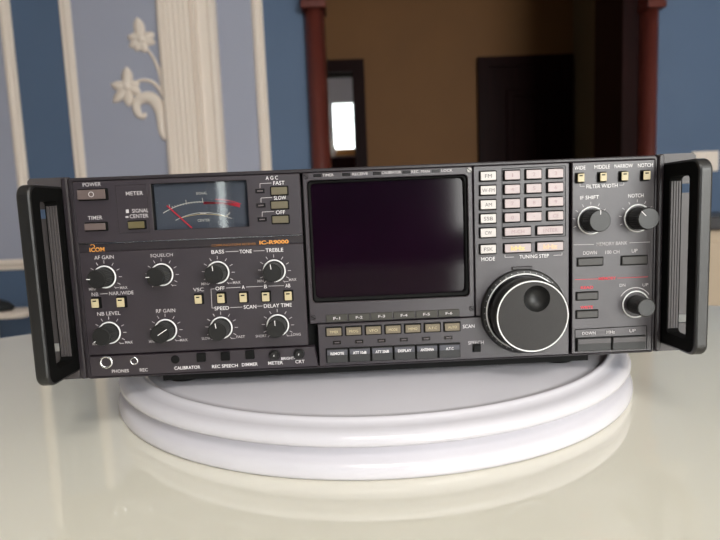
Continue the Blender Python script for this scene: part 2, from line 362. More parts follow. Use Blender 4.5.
# lamps
def lamp(x, y, w, h, n='indicator_lamp'):
    p = at(x, y, YF); w *= PX; h *= PX
    MB().rr(p.x-w/2, p.x+w/2, p.z-h/2, p.z+h/2, 0, YF-.0006, LED, r=.0002, c=.0002).rr(p.x-w*.3, p.x+w*.3, p.z-h*.16, p.z+h*.16, 0, YF-.0007, LEDC, r=.0001, c=.0001).build(n, RX)
for x, y in ((260, 191), (261, 205.4), (262.2, 219.4)): lamp(x, y, 9, 4.3)
for k in range(6): lamp(337+22.28*k, 342.5-1.0*k, 8.2, 3.6)
# function rows
for k in range(6):
    x0 = 326+22.45*k; y0 = 314.6-1.02*k; button('function_key', x0, y0, x0+21.4, y0+7.4, FKEY, .002, 'F-%d' % (k+1), GREYP, 7, 2.8, hole=.0006, r=.0003, bold=.02)
for k, t in enumerate(('TIMER', 'PROG', 'VFO', 'MODE', 'MEMO', 'A.F.C', 'AUTO')):
    x0 = 326.4+19.75*k; y0 = 328.2-.82*k; button('scan_key', x0, y0, x0+15, y0+7.7, OLIVEK, .0028, t, CREAM, 9, 2.6, hole=.0009)
for k, t in enumerate(('REMOTE', 'ATT 10dB', 'ATT 20dB', 'DISPLAY', 'ANTENNA', 'A.T.C')):
    x0 = 327+22.45*k; y0 = 349.6-1.0*k; button('front_key', x0, y0, x0+20.8, y0+13, DKEY, .0034, t, WHITE, 14 if k < 5 else 8, 2.9, hole=.0007, topM=DKEYT, tdy=2.8, bold=.02)
# keypad
for t, y0, y1_ in (('FM', 171.6, 180.4), ('W-FM', 185.8, 194.7), ('AM', 200.2, 209.2), ('SSB', 214.2, 223), ('CW', 228.4, 237.2), ('FSK', 245, 253.5)):
    button('mode_button', 480.7, y0, 496.2, y1_, WHITEKEY, .0032, t, DARKPR, 3.1*len(t) if len(t) > 2 else 7, 3.6, hole=.0009)
cols = (504.9, 526.5, 548.2); rows = ((170.7, 179.6), (184.8, 193.6), (199.1, 207.9), (213.3, 221.8))
keys = '1234567890'
for j, (y0, y1_) in enumerate(rows):
    for i, x0 in enumerate(cols):
        t = (('1', '2', '3'), ('4', '5', '6'), ('7', '8', '9'), ('0', '.', 'CE'))[j][i]
        button('number_key', x0, y0-.95*i, x0+15.2, y1_-.95*i, PINKKEY, .0032, t, PINKPR, (1.2 if t in '1.' else 2.6) if len(t) < 2 else 6, 3.6 if t != '.' else 1, hole=.0009)
button('wide_key', 504.9, 227.6, 531, 235.5, PINKKEY, .0032, 'M-CH', PINKPR, 13, 3.6, hole=.0009); button('wide_key', 537.4, 226.2, 563.2, 234.2, PINKKEY, .0032, 'ENTER', PINKPR, 15, 3.6, hole=.0009)
button('tuning_step_key', 504.9, 243.9, 531.2, 252.3, PINKKEY, .0032, 'kHz', YELPR, 15, 4.6, hole=.0009, bold=.05); button('tuning_step_key', 537.4, 242.2, 563.4, 250.8, PINKKEY, .0032, 'kHz', ORPR, 15, 4.6, hole=.0009, bold=.05)
# memory buttons
for a in ((578.2, 258.2, 603, 265.4), (622.2, 256.3, 647.3, 264.3), (577.2, 292.6, 598, 299.6), (577, 311, 598, 317.8)): button('memory_button', *a, MKEY, .0020, hole=.0008)
for a in ((577.6, 338.4, 611.2, 350.8), (612.9, 336.8, 645.8, 349.4)): button('megahertz_button', *a, DKEY, .003, hole=.0006, topM=mat('grey_key_top', (.085, .078, .082), .45))

# ---- knobs
def knob(px, py, Rr, Rc, d, ang, pl_=(.25, .92), flute=.05, ringr=.00055, pM=WHITE, name='control_knob', rM=None):
    p = at(px, py); n = 60
    b = MB().lathe(p.x, p.z, [(Rc*1.02, 0), (Rc*1.02, -.002), (Rc, -.0026), (Rc, -d+.0008), (Rc-.0008, -d)], KNOB, n, flute=((2, 3), flute), capM=KNOBF, smooth=False)
    o = b.build(name, RX)
    MB().ring(p.x, p.z, Rr-ringr, ringr, YF-.0003, rM or SILVER, 64, 8).build('trim_ring', o)
    if ang is not None:
        a = radians(ang); l = MB(); y = -d-.00006
        l.line(p.x+Rc*pl_[0]*cos(a), p.z+Rc*pl_[0]*sin(a), p.x+Rc*pl_[1]*cos(a), p.z+Rc*pl_[1]*sin(a), .0005, pM, y); l.build('pointer_line', o)
    return o
for (px, py), a, q in zip(small, (178, 180, 94, 97, 215, 32, 98, 92), ((.6, 1), (.6, 1), (.4, .95), (.4, .95), (.7, .95), (-.2, .98), (.4, .95), (.4, .95))):
    knob(px, py, .0083, .0067, .0152, a, q)
knob(590.7, 220.4, .0103, .0080, .0152, 88, (.55, .95)); knob(637, 218.2, .0103, .0080, .0158, 135, (.35, .95)); knob(635, 304, .0103, .0068, .0160, None, flute=.02)
for x, y in ((274.9, 354), (299.3, 352.8)): knob(x, y, .0042, .0034, .006, 80, (-.1, .3), flute=.08, ringr=.0003, name='small_knob', rM=BLACK)
p = at(175.8, 358.9); MB().lathe(p.x, p.z, [(.0031, 0), (.0031, YF-.0007), (.0024, YF-.0009)], BLACK, 24).build('trimmer_hole', RX)
# jacks
for x, y, R_, nm in ((107, 361.6, .0049, 'headphone_jack'), (134.9, 360.4, .0031, 'record_jack')):
    p = at(x, y); b = MB().lathe(p.x, p.z, [(R_, 0), (R_, -.0016), (R_-.0004, -.0021), (R_*.70, -.0021), (R_*.66, -.0012)], CHROME, 36, cap1=False)
    b.lathe(p.x, p.z, [(R_*.67, -.0009), (R_*.3, -.0009)], BLACK, 36); b.build(nm, RX, label='chrome ringed jack socket')
# ---- main tuning dial
KD = .022; p = at(532.7, 316.5, -KD)
tk = MB(); Rf = .0268
tk.lathe(p.x, p.z, [(.0315, 0), (.0315, -.0030), (.0305, -.0042), (.0275, -.0042), (.0268, -.0035)], KNOB, 96, cap1=False)
tk.lathe(p.x, p.z, [(.0255, -.001), (.0255, -.010), (Rf*.985, -.0105), (Rf, -.0115), (Rf, -KD+.0016), (Rf-.0006, -KD+.0004), (Rf-.0016, -KD)], KNOB, 120, flute=((1,), .0), cap1=False)
# face with a bowl-shaped finger dimple
dc = at(536.9, 298.8, -KD); dx, dz = dc.x-p.x, dc.z-p.z; rd = .0094
N = 96
outer = [(p.x+(Rf-.0016)*cos(2*pi*i/N), -KD, p.z+(Rf-.0016)*sin(2*pi*i/N)) for i in range(N)]
Ls = [outer]
for q, dep in ((1.0, 0), (.97, .0006), (.9, .0022), (.75, .0042), (.5, .0060), (.25, .0068), (.03, .0070)):
    Ls.append([(p.x+dx+rd*q*cos(2*pi*i/N), -KD+dep, p.z+dz+rd*q*sin(2*pi*i/N)) for i in range(N)])
tk.loops(Ls[:2], DIALF, False, False); tk.loops(Ls[1:], KNOB, False, True, True)
o = tk.build('tuning_dial', RX, label='large dark round tuning dial with a finger dimple')
MB().ring(p.x, p.z, .02505, .00052, -KD-.00005, SILVER, 120, 8).build('white_ring', o)
MB().ring(p.x, p.z, .0280, .0006, -.0042, SILVER, 120, 8).build('skirt_ring', o)
sk = MB()
for k in range(40):
    a = 2*pi*k/40; sk.line(p.x+.0291*cos(a), p.z+.0291*sin(a), p.x+.0300*cos(a), p.z+.0300*sin(a), .0004, GREYP, -.00425)
sk.build('skirt_marks', o)
q0 = at(521.5, 267.5); MB().rr(q0.x-.0074, q0.x+.0074, q0.z-.0012, q0.z+.0010, 0, -.0022, PANEL2, r=.0003, c=.0003).build('dial_stop', RX)
# ---- meter
ym = .0058; me_ = MB(); A_ = at(153, 182, ym); B_ = at(250, 230, ym)
me_.box(mw[0]-.001, mw[1]+.001, ym, ym+.001, mw[2]-.001, mw[3]+.001, METER)
yq = ym-.0002
def arc(pts, w, M, n=14):
    P = []
    (a, b), (c, d), (e, f) = pts
    for i in range(n+1):
        t = i/n; P.append(((1-t)*(1-2*t)*a+4*t*(1-t)*c+t*(2*t-1)*e, (1-t)*(1-2*t)*b+4*t*(1-t)*d+t*(2*t-1)*f))
    pl(me_, P, w, M, yq); return P
MW_ = mat('meter_white', (.70, .68, .62), .5); MP_ = mat('meter_pink', (.70, .18, .2), .5)
arc(((163, 213.2), (183, 204.2), (203.5, 202)), .8, MW_)
pts = []
for i in range(13):
    t = i/12; x = 170+t*33; yv = 208.8-6.2*t-1.6*sin(pi*t)*.7; pl(me_, [(x, yv), (x-.8, yv-(4.6 if i % 6 == 0 else 1.8))], .6, MW_, yq)
for k in range(6): arc(((203.5, 202.2+k*.35), (222, 202.3+k*.25+.3), (240, 203.6+k*.7)), .7, METRED)
arc(((215, 199.3), (228, 200.5), (241, 204)), .6, METRED)
arc(((175.6, 220.4), (203, 212.6), (232, 218.6)), .6, MW_); arc(((180, 218.4), (203, 214.2), (228, 216.8)), .5, YELPR)
pl(me_, [(200, 213.3), (206.5, 213.3)], 1.8, MW_, yq); pl(me_, [(226, 216.6), (230, 212.5)], .9, MW_, yq)
text(me_, 'SIGNAL', 201.6, 193.2, 11, MW_, yq, 2.6); text(me_, 'CENTER', 203.7, 220.2, 12, MW_, yq, 2.6)
mo = me_.build('meter', RX, label='signal meter dial with white scale and red arc')
nd = MB(); a = at(166.9, 205.6, .004); b = at(191.9, 228, .004); nd.line(a.x, a.z, b.x, b.z, .0009, METRED, .0040)
k = len(nd.v); nd.add([(v[0], .0043, v[2]) for v in nd.v], [(3, 2, 1, 0)], METRED); nd.f += [[0, 4, 5, 1], [1, 5, 6, 2], [2, 6, 7, 3], [3, 7, 4, 0]]; nd.m += [0]*4; nd.sm += [False]*4
nd.build('meter_needle', mo, label='red needle')
MB().box(mw[0]-.0002, mw[1]+.0002, .0012, .0018, mw[2]-.0002, mw[3]+.0002, GLASS).build('meter_glass', mo)

# ---- rack ears and handles
def ear(s):
    xs = lambda v: s*v
    b = MB(); x0, x1_ = .2122, .2408; zz0, zz1 = .0004, H+.0008
    sl = [(.2405, .0245), (.2405, H-.0245)]
    # plate built round two rounded mounting slots
    def slot_loop(zc, y, n=10):
        P = [(x1_, zc-.0033)] + [(.2300+.0033*cos(t), zc+.0033*sin(t)) for t in [radians(270-180*i/n) for i in range(n+1)]] + [(x1_, zc+.0033)]
        return P
    out = [(x0, zz0), (x1_-.002, zz0), (x1_, zz0+.002)] + slot_loop(.0245, 0) + slot_loop(H-.0245, 0) + [(x1_, zz1-.002), (x1_-.002, zz1), (x0, zz1)]
    n = len(out)
    v = [(s*x, .001, z) for x, z in out]+[(s*x, .0045, z) for x, z in out]
    f = [list(range(n)) if s > 0 else list(range(n))[::-1], list(range(n, 2*n))[::-1] if s > 0 else list(range(n, 2*n))]
    for i in range(n):
        j = (i+1) % n; f.append([i, n+i, n+j, j] if s > 0 else [i, j, n+j, n+i])
    b.add(v, f, EAR); o = b.build('rack_ear', RX)
    r = MB()
    lo_, hi_ = sorted((s*.2123, s*.2165)); r.rr(lo_, hi_, .0006, H+.0006, .004, -.0012, PANEL2, r=.0015, c=.0009)
    r.build('ear_rail', o)
    return o
ear(-1); ear(1)
HBLACK = mat('matt_black_inner', (.003, .003, .003), .8, spec=.1)
def handle(s):
    "closed side ring: base on the ear, two arms, front grip bar"
    xi, xo = .2171, .2262; zz0, zz1 = .0066, H-.0056; D = .0402; n = 8
    def loop(y0, y1, z0, z1, r0_, r1_):
        P = []
        for cy, cz, r, a0 in ((y1-r1_, z0+r1_, r1_, 270), (y1-r1_, z1-r1_, r1_, 0), (y0+r0_, z1-r0_, r0_, 90), (y0+r0_, z0+r0_, r0_, 180)):
            for k in range(n+1):
                a = radians(a0+90*k/n); P.append((cy+r*cos(a), cz+r*sin(a)))
        return P
    O = loop(-D, .0008, zz0, zz1, .0085, .0006); I = loop(-.0295, -.0067, zz0+.0100, zz1-.0105, .003, .003)
    k = len(O); c = .0016
    mid = lambda x, l, g=0: [(s*x, y, z) for y, z in l]
    shrink = loop(-D+c, .0008, zz0+c, zz1-c, .0072, .0006)
    L = [mid(xi, shrink), mid(xi+.0004, loop(-D+c*.3, .0008, zz0+c*.3, zz1-c*.3, .0082, .0006)), mid(xi+c, O), mid(xo-c, O), mid(xo-.0004, loop(-D+c*.3, .0008, zz0+c*.3, zz1-c*.3, .0082, .0006)), mid(xo, shrink)]
    b = MB().loops(L, HANDLE, False, False)
    b.loops([mid(xi, shrink), mid(xi, I)], HBLACK, False, False); b.loops([mid(xi, I), mid(xo, I)], HBLACK, False, False); b.loops([mid(xo, I), mid(xo, shrink)], HANDLE, False, False)
    o = b.build('rack_handle', RX, label='black ring-shaped rack handle')
    bm = bmesh.new(); bm.from_mesh(o.data); bmesh.ops.recalc_face_normals(bm, faces=bm.faces); bm.to_mesh(o.data); bm.free()
    g = MB()
    for q in range(4):
        lo_, hi_ = sorted((s*(xi+.0009+q*.0019), s*(xi+.0009+q*.0019+.0017))); g.rr(lo_, hi_, zz0+.013, zz1-.0135, -.0067, -.0071, EAR, r=.0003, c=.0003)
    g.build('grip_ridges', o)
    return o
handle(-1); handle(1)

# ================================================================== TURNTABLE
TZ = -.0118; TB = -.0450; TC = (.005, .152); TR = .2405
tt = thing('turntable', 'round white two-tier turntable carrying the receiver on the glossy table', 'turntable', (TC[0], TC[1], TB))
def disc(prof, name):
    n = 200; L = [[(r*cos(2*pi*i/n), r*sin(2*pi*i/n), z-TB) for i in range(n)] for r, z in prof]
    return MB().loops(L[::-1], TURN, True, True, True).build(name, tt)
disc([(.02, -.0275), (.219, -.0275), (.2235, -.0272), (.2275, -.0268), (.2290, -.0276), (.2300, -.0290), (.2318, -.0312), (.2342, -.0332), (.2366, -.0343), (.2388, -.0362), (.2401, -.0388), (.2405, -.0418),
      (.2402, -.0436), (.2390, -.0448), (.2365, TB), (.20, TB)], 'lower_tier')
disc([(.02, TZ), (.2100, TZ), (.2140, TZ-.0012), (.2185, TZ-.0015), (.2197, TZ-.0010), (.2208, TZ-.0001), (.2222, TZ), (.2235, TZ-.0004), (.2244, TZ-.0014), (.2252, -.0138), (.2272, -.0150), (.2305, -.0156), (.2338, -.0163), (.2362, -.0176), (.2380, -.0196), (.2388, -.0216),
      (.2386, -.0236), (.2372, -.0250), (.2340, -.0257), (.2250, -.0260), (.20, -.0260)], 'upper_tier')
n = 64; MB().loops([[(.15*cos(2*pi*i/n), .15*sin(2*pi*i/n), z-TB) for i in range(n)] for z in (-.0274, -.0261)], TURN).build('bearing', tt)

# ================================================================== TABLE
TOPM = mat('pale_green_glass_top', (.78, .755, .66), .035, spec=.6, noise=.02, nscale=3, coat=.5)
EDGEM = mat('glass_edge', (.62, .66, .55), .2)
LEGM = mat('table_leg_wood', (.10, .035, .02), .4)
tb = thing('dining_table', 'large oval pale greenish glossy glass-topped table reflecting the wall', 'table', (0, -.15, -.795))
n = 128; A2, B2 = .82, .68
def el(a, b, z): return [(a*cos(2*pi*i/n), b*sin(2*pi*i/n), z+.795) for i in range(n)]
MB().loops([el(A2-.004, B2-.004, TB-.0122), el(A2, B2, TB-.010), el(A2, B2, TB-.0022), el(A2-.002, B2-.002, TB-.0002)], EDGEM, True, True, True, capM=TOPM).build('table_top', tb)
MB().loops([el(A2-.10, B2-.10, TB-.07), el(A2-.10, B2-.10, TB-.0123)], LEGM).build('apron', tb)
for sx, sy in ((-1, -1), (1, -1), (1, 1), (-1, 1)):
    q = 16; L = [[(sx*.42+r*cos(2*pi*i/q), sy*.33+r*sin(2*pi*i/q), z) for i in range(q)] for r, z in ((.02, 0), (.024, .03), (.02, .08), (.03, .45), (.034, .60), (.034, .68))]
    MB().loops(L, LEGM, smooth=True).build('leg', tb)

# ================================================================== ROOM
FZ = -.795; CZ = 1.95; YB = 2.15; XL, XR = -2.3, 2.3; YR = -2.5
BLUE = mat('blue_wall_paint', (.086, .140, .240), .6, noise=.03, nscale=3, bump=.1, bscale=200)
PALE = mat('pale_blue_grey_paint', (.37, .395, .50), .6, noise=.02, nscale=3)
CRM = mat('cream_plaster', (.86, .77, .69), .5)
OCHRE = mat('ochre_wall_paint', (.20, .090, .026), .7, noise=.05, nscale=3)
OLW = mat('olive_wall_paint', (.16, .12, .068), .7, noise=.05, nscale=4)
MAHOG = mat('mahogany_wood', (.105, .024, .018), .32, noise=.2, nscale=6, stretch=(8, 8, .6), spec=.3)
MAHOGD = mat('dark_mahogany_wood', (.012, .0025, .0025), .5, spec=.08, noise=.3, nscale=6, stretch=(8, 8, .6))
CEILM = mat('white_ceiling_paint', (.75, .74, .72), .8)
FLOORM = mat('brown_parquet', (.13, .075, .045), .35, noise=.1, nscale=2)
LIL = mat('lilac_grey_wall_paint', (.42, .38, .40), .7)
CRM2 = mat('cream_side_wall_paint', (.70, .64, .55), .7)

struct(MB().box(XL-.2, XR+.2, YR-.2, 8, FZ-.1, FZ, FLOORM).build('floor'))
struct(MB().box(XL-.2, XR+.2, YR-.2, 8, CZ, CZ+.1, CEILM).build('ceiling'))
# back wall with the wide opening
ox0 = at(313, 100, YB).x; ox1 = at(640, 100, YB).x; oz = 1.75
wb = MB().box(XL, ox0, YB, YB+.28, FZ, CZ, BLUE).box(ox1, XR, YB, YB+.28, FZ, CZ, BLUE).box(ox0, ox1, YB, YB+.28, oz, CZ, BLUE)
struct(wb.build('wall_back'))
struct(MB().box(XL-.2, XL, YR, YB+.3, FZ, CZ, CRM2).build('wall_left'))
struct(MB().box(XR, XR+.2, YR, YB+.3, FZ, CZ, CRM2).build('wall_right'))
# rear wall (behind the photographer) with two windows
wins = [(.70, 2.15, -.04, 1.60), (-.75, -.60, -.05, 1.2)]
wr = MB(); xs = [XL]+sorted([v for w_ in wins for v in w_[:2]])+[XR]
def rearcol(x0, x1_):
    for w_ in wins:
        if abs(w_[0]-x0) < 1e-6:
            wr.box(x0, x1_, YR-.2, YR, FZ, w_[2], BLUE); wr.box(x0, x1_, YR-.2, YR, w_[3], CZ, BLUE); return
    wr.box(x0, x1_, YR-.2, YR, FZ, CZ, BLUE)
for a, b in zip(xs, xs[1:]): rearcol(a, b)
struct(wr.build('wall_rear'))
PVC = mat('white_window_frame', (.8, .8, .8), .4)
for k, w_ in enumerate(wins):
    f = MB().frame((w_[0], w_[1], w_[2], w_[3]), (w_[0]+.05, w_[1]-.05, w_[2]+.05, w_[3]-.05), YR-.08, YR-.14, PVC, ro=.002, ri=.002, c=.002)
    struct(f.build('window_%d' % (k+1)))
# --- pale framed fields and stripes on the blue wall
def slab(px0, px1, py, py2, name, M, t=.012, y=YB, zlo=None, zhi=None):
    a = at(px0, py, y); b = at(px1, py, y)
    return MB().box(a.x, b.x, y-t, y, zlo if zlo is not None else at(px0, py2, y).z, zhi if zhi is not None else CZ-.15, M).build(name)
YW = YB
def xz(px, py, y=YW): q = at(px, py, y); return q.x, q.z
xL1 = xz(22.6, 175)[0]      # left frame, right stripe
xL0 = xL1-.95
def moulding(x0, x1_, z0, z1, w, name):
    "picture-frame moulding: profiled strips mitred at the corners"
    b = MB(); prof = [(0, 0), (0, .010), (.18, .016), (.30, .012), (.55, .022), (.80, .020), (1, .010), (1, 0)]
    L = []
    for o_, d in prof:
        L.append([(x0+o_*w, YW-d, z0+o_*w), (x1_-o_*w, YW-d, z0+o_*w), (x1_-o_*w, YW-d, z1-o_*w), (x0+o_*w, YW-d, z1-o_*w)])
    b.loops(L, CRM, False, False); return struct(b.build(name))
def field(x0, x1_, z0, z1, name):
    return struct(MB().box(x0, x1_, YW-.003, YW, z0, z1, PALE).build(name))
sw = (xz(28.3, 175)[0]-xz(17.3, 175)[0])
xr_ = xz(28.6, 175)[0]; zrail = xz(10, 270)[1]
moulding(xr_-1.0, xr_, zrail, CZ-.15, sw, 'trim_1'); field(xr_-1.0+sw*.9, xr_-sw*.9, zrail+sw*.9, CZ-.15-sw*.9, 'trim_2')
xl2 = xz(76.2, 175)[0]; xr2 = xz(271.8, 167)[0]
moulding(xl2, xr2, zrail, CZ-.15, sw, 'trim_3'); field(xl2+sw*.9, xr2-sw*.9, zrail+sw*.9, CZ-.15-sw*.9, 'trim_4')
# dado rail line & baseboard
struct(MB().box(XL, ox0-.12, YW-.018, YW, FZ, FZ+.12, CRM).build('baseboard_back'))
# right wall frame next to the right column
# fluted pilaster
pa = xz(170.9, 172)[0]; pb = xz(227.3, 170)[0]; wd = pb-pa
fl = MB(); prof = [(0, 0), (0, .03)]
nfl = 9
def P_(u, d): prof.append((u, d))
us = [(0.01, .036), (.05, .044), (.09, .044), (.10, .040), (.14, .040), (.15, .052)]
for u, d in us: P_(u, d)
for k in range(5):
    c_ = .19+k*.088
    for t in range(7):
        a_ = pi*t/6; P_(c_-.030*cos(a_), .050-.0045*sin(a_))
for u, d in ((.585, .052), (.60, .040), (.635, .040), (.65, .054), (.675, .054), (.69, .036), (.73, .034), (.86, .034), (.89, .044), (.95, .042), (.985, .030), (1, .02), (1, 0)): P_(u, d)
fl.loops([[(pa+u*wd, YW-d, FZ) for u, d in prof][::-1], [(pa+u*wd, YW-d, CZ) for u, d in prof][::-1]], CRM)
struct(fl.build('trim_5'))
# plaster ornament of leaves and scroll
orn = thing('plaster_ornament', 'cream plaster relief of two leafy flowers and a scroll beside the fluted pilaster', 'ornament', (0, YW, 0))
orn.location = (0, 0, 0)
def petal(cx, cz, ang, ln, wd_, b, y0):
    P = []
    for t, w_ in ((0, .6), (.25, .9), (.5, 1.15), (.72, 1.0), (.9, .55), (1, .06)): P.append((t, w_))
    V = []
    ca, sa = cos(ang), sin(ang)
    for t, w_ in P:
        for s_ in (-1, 0, 1):
            u = t*ln; v = s_*w_*wd_/2; V.append((cx+u*ca-v*sa, y0-(.022 if s_ == 0 else .008)*(1-.5*t), cz+u*sa+v*ca))
    Fc = []
    for k in range(len(P)-1):
        a_ = k*3; Fc += [(a_, a_+1, a_+4, a_+3), (a_+1, a_+2, a_+5, a_+4)]
    kk = len(V); V += [(x, y0, z) for x, y, z in V]
    Fc += [tuple(kk+q for q in f_[::-1]) for f_ in Fc]
    for k in range(len(P)-1):
        a_ = k*3; Fc += [(a_, a_+3, kk+a_+3, kk+a_), (a_+2, kk+a_+2, kk+a_+5, a_+5)]
    b.add(V, Fc, CRM, True)
S = (YB-CAM.y)/F    # metres per pixel at the wall
def flower(px, py, name, petals):
    x, z = xz(px, py); b = MB()
    for ang, ln, w_ in petals: petal(x, z, radians(ang), ln*S, w_*S, b, YW-.004)
    L = []
    for r, d in ((4.2, .006), (3.6, .022), (2, .030), (.3, .032)): L.append([(x+r*S*cos(2*pi*i/16), YW-d, z+r*S*sin(2*pi*i/16)) for i in range(16)])
    b.loops(L, CRM, smooth=True); b.build(name, orn)
flower(142.5, 40.5, 'flower', [(98, 21, 9.5), (165, 13.5, 8), (135, 10, 7), (205, 13.5, 8), (235, 12, 8), (280, 12, 8), (25, 13.5, 8), (-12, 13, 7)])
flower(128.5, 88, 'flower', [(88, 19.5, 9.5), (168, 16, 8.5), (125, 9, 7), (222, 20, 8), (268, 18, 9), (20, 12, 8), (-25, 13, 8.5), (190, 11, 8)])
def tube(pts, rad, name):
    b = MB(); L = []; n_ = 10; pp = []
    for i in range(len(pts)-1):
        for t in range(4):
            u = t/4; p0 = pts[max(i-1, 0)]; p1 = pts[i]; p2 = pts[i+1]; p3 = pts[min(i+2, len(pts)-1)]
            f_ = lambda a, b_, c_, d: .5*((2*b_)+(-a+c_)*u+(2*a-5*b_+4*c_-d)*u*u+(-a+3*b_-3*c_+d)*u**3)
            pp.append(tuple(f_(p0[k], p1[k], p2[k], p3[k]) for k in range(3)))
    pp.append(pts[-1])
    for i, (px, py, r) in enumerate(pp):
        a_ = pp[max(i-1, 0)]; c_ = pp[min(i+1, len(pp)-1)]; d = Vector((c_[0]-a_[0], -(c_[1]-a_[1]))); d.normalize(); nn = Vector((-d.y, d.x))
        x, z = xz(px, py); L.append([(x+nn.x*r*S*cos(2*pi*k/n_), YW-.006-min(r*S, .02)*sin(2*pi*k/n_), z+nn.y*r*S*cos(2*pi*k/n_)) for k in range(n_)])
    b.loops(L, CRM, smooth=True); b.build(name, orn)
tube([(148, 50, 1.2), (153, 57, 1.5), (158, 67, 1.8), (162, 80, 2.2), (164, 92, 2.4)], 1, 'stem')
tube([(137, 82, 1.3), (144, 80.5, 1.6), (152, 82, 1.8), (159, 88, 2), (164, 96, 2.2)], 1, 'stem')
tube([(146, 113, 1.5), (144, 117, 2.6), (139, 114, 3.6), (137, 106, 4.2), (141, 99.5, 5), (150, 98, 6), (157, 103, 6.2), (161, 112, 5.5), (162, 122, 4.5), (163, 132, 3.8), (166, 140, 2)], 1, 'scroll')
# opening columns
def column(px0, px1, pyc, name, lbl, M):
    a = at(px0, pyc, YB-.03).x; b = at(px1, pyc, YB-.03).x; cx = (a+b)/2; w_ = (b-a); zc = at(px0, 12, YB-.03).z
    L = []
    q = 24
    def lp(w2, z, dd): return [(cx-w2/2, YB+.04, z)]+[(cx-w2/2*cos(pi*i/q), YB-.012-dd*sin(pi*i/q), z) for i in range(q+1)]+[(cx+w2/2, YB+.04, z)]
    b_ = MB().loops([lp(w_, FZ, .06), lp(w_*1.0, zc, .06)], M, smooth=True)
    o = struct(b_.build(name))
    c_ = MB(); z = zc
    for w2, h, d in ((1.22, .03, .075), (1.12, .05, .068), (1.3, .03, .09), (1.45, .05, .10)):
        c_.box(cx-w2*w_/2, cx+w2*w_/2, YB-d-.012, YB+.04, z, z+h, M); z += h
    c_.box(cx-w_*.55, cx+w_*.55, YB-.07, YB+.04, z, oz+.12, M)
    c_.build('capital', o, bevel=.006)
    return o
column(309.5, 329.5, 130, 'trim_6', 'col', MAHOG)
o = column(641.5, 656.5, 100, 'trim_7', 'col', MAHOG)
jx = at(622, 100, YB).x
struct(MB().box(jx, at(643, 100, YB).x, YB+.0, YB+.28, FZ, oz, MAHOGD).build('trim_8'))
struct(MB().box(ox0-.1, ox1+.1, YB-.06, YB+.3, oz-.0, oz+.14, MAHOG).build('trim_9'))
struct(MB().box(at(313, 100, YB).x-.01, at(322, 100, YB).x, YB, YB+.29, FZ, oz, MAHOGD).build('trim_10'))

# --- room beyond the opening
YC = 3.65
dx0, dx1 = at(477, 110, YC).x, at(570, 110, YC).x; dzt = at(520, 57.5, YC).z
ex1 = at(366, 120, YC).x; ezt = at(340, 60.5, YC).z; fwid = .085
ex0 = ex1-.95
ix0, ix1 = ex0+fwid, ex1-fwid; izt = ezt-fwid
sx = at(572.5, 110, YC).x
far = MB().box(-1.6, ix0, YC, YC+.12, FZ, CZ, OCHRE).box(ix0, ix1, YC, YC+.12, izt, CZ, OCHRE).box(ix1, sx+.9, YC, YC+.12, FZ, CZ, OCHRE)
struct(far.build('wall_far'))
struct(MB().box(sx+.002, sx+.10, YB+.28, YC, FZ, CZ, OLW).build('wall_far_right'))
struct(MB().box(-1.7, -1.6, YB+.28, YC+.12, FZ, CZ, OCHRE).build('wall_far_left'))
# closed door
dd = MB().box(dx0, dx1, YC-.03, YC, FZ, dzt, MAHOGD)
d1 = struct(dd.build('door_1', bevel=.004))
p1 = MB()
for (u0, u1, v0, v1) in ((.30, .70, .08, .48), (.30, .70, .54, .88)):
    X0 = dx0+(dx1-dx0)*u0; X1 = dx0+(dx1-dx0)*u1; Z0 = FZ+(dzt-FZ)*v0; Z1 = FZ+(dzt-FZ)*v1
    MB().frame((X0, X1, Z0, Z1), (X0+.05, X1-.05, Z0+.05, Z1-.05), YC-.03, YC-.052, MAHOGD, ro=.003, ri=.003, c=.006).build('door_panel', d1)
p1 = MB()
for (a, b, c_, d) in ((dx0-.0, dx0+.07, FZ, dzt), (dx1-.07, dx1, FZ, dzt), (dx0+.0701, dx1-.0701, dzt-.07, dzt)): MB().box(a, b, YC-.055, YC-.0301, c_, d, MAHOGD).build('door_casing', d1)
# doorway frame with light room behind
def casing(x0, x1_, ztp, w_, y0, y1_, M, name):
    b = MB().box(x0, x0+w_, y0, y1_, FZ, ztp, M).box(x1_-w_, x1_, y0, y1_, FZ, ztp, M).box(x0+w_, x1_-w_, y0, y1_, ztp-w_, ztp, M)
    return struct(b.build(name))
casing(ex0, ex1, ezt, fwid, YC-.03, YC+.16, MAHOGD, 'door_2')
YD = 6.2
wx0, wx1 = at(332.5, 125, YD).x, at(354.5, 125, YD).x; wz0, wz1 = at(343, 149.5, YD).z, at(343, 101.5, YD).z
w3 = MB().box(-2.2, wx0, YD, YD+.15, FZ, CZ, LIL).box(wx1, 1.5, YD, YD+.15, FZ, CZ, LIL).box(wx0, wx1, YD, YD+.15, FZ, wz0, LIL).box(wx0, wx1, YD, YD+.15, wz1, CZ, LIL)
struct(w3.build('wall_end'))
struct(MB().box(-2.3, -2.2, YC+.12, YD+.1, FZ, CZ, LIL).build('wall_end_left')); struct(MB().box(1.5, 1.6, YC+.12, YD+.1, FZ, CZ, LIL).build('wall_end_right'))
wf = struct(MB().frame((wx0, wx1, wz0, wz1), (wx0+.012, wx1-.012, wz0+.012, wz1-.012), YD+.08, YD+.04, PVC, ro=.002, ri=.002, c=.002).build('window_4'))
MB().box(wx0+.012, wx1-.012, YD+.058, YD+.062, wz0+.012, wz1-.012, GLASS).build('pane', wf)
SILL = mat('orange_brown_sill', (.55, .26, .07), .4)
MB().box(wx0-.03, wx1+.03, YD-.05, YD+.04, wz0-.075, wz0, SILL).build('window_sill', wf)
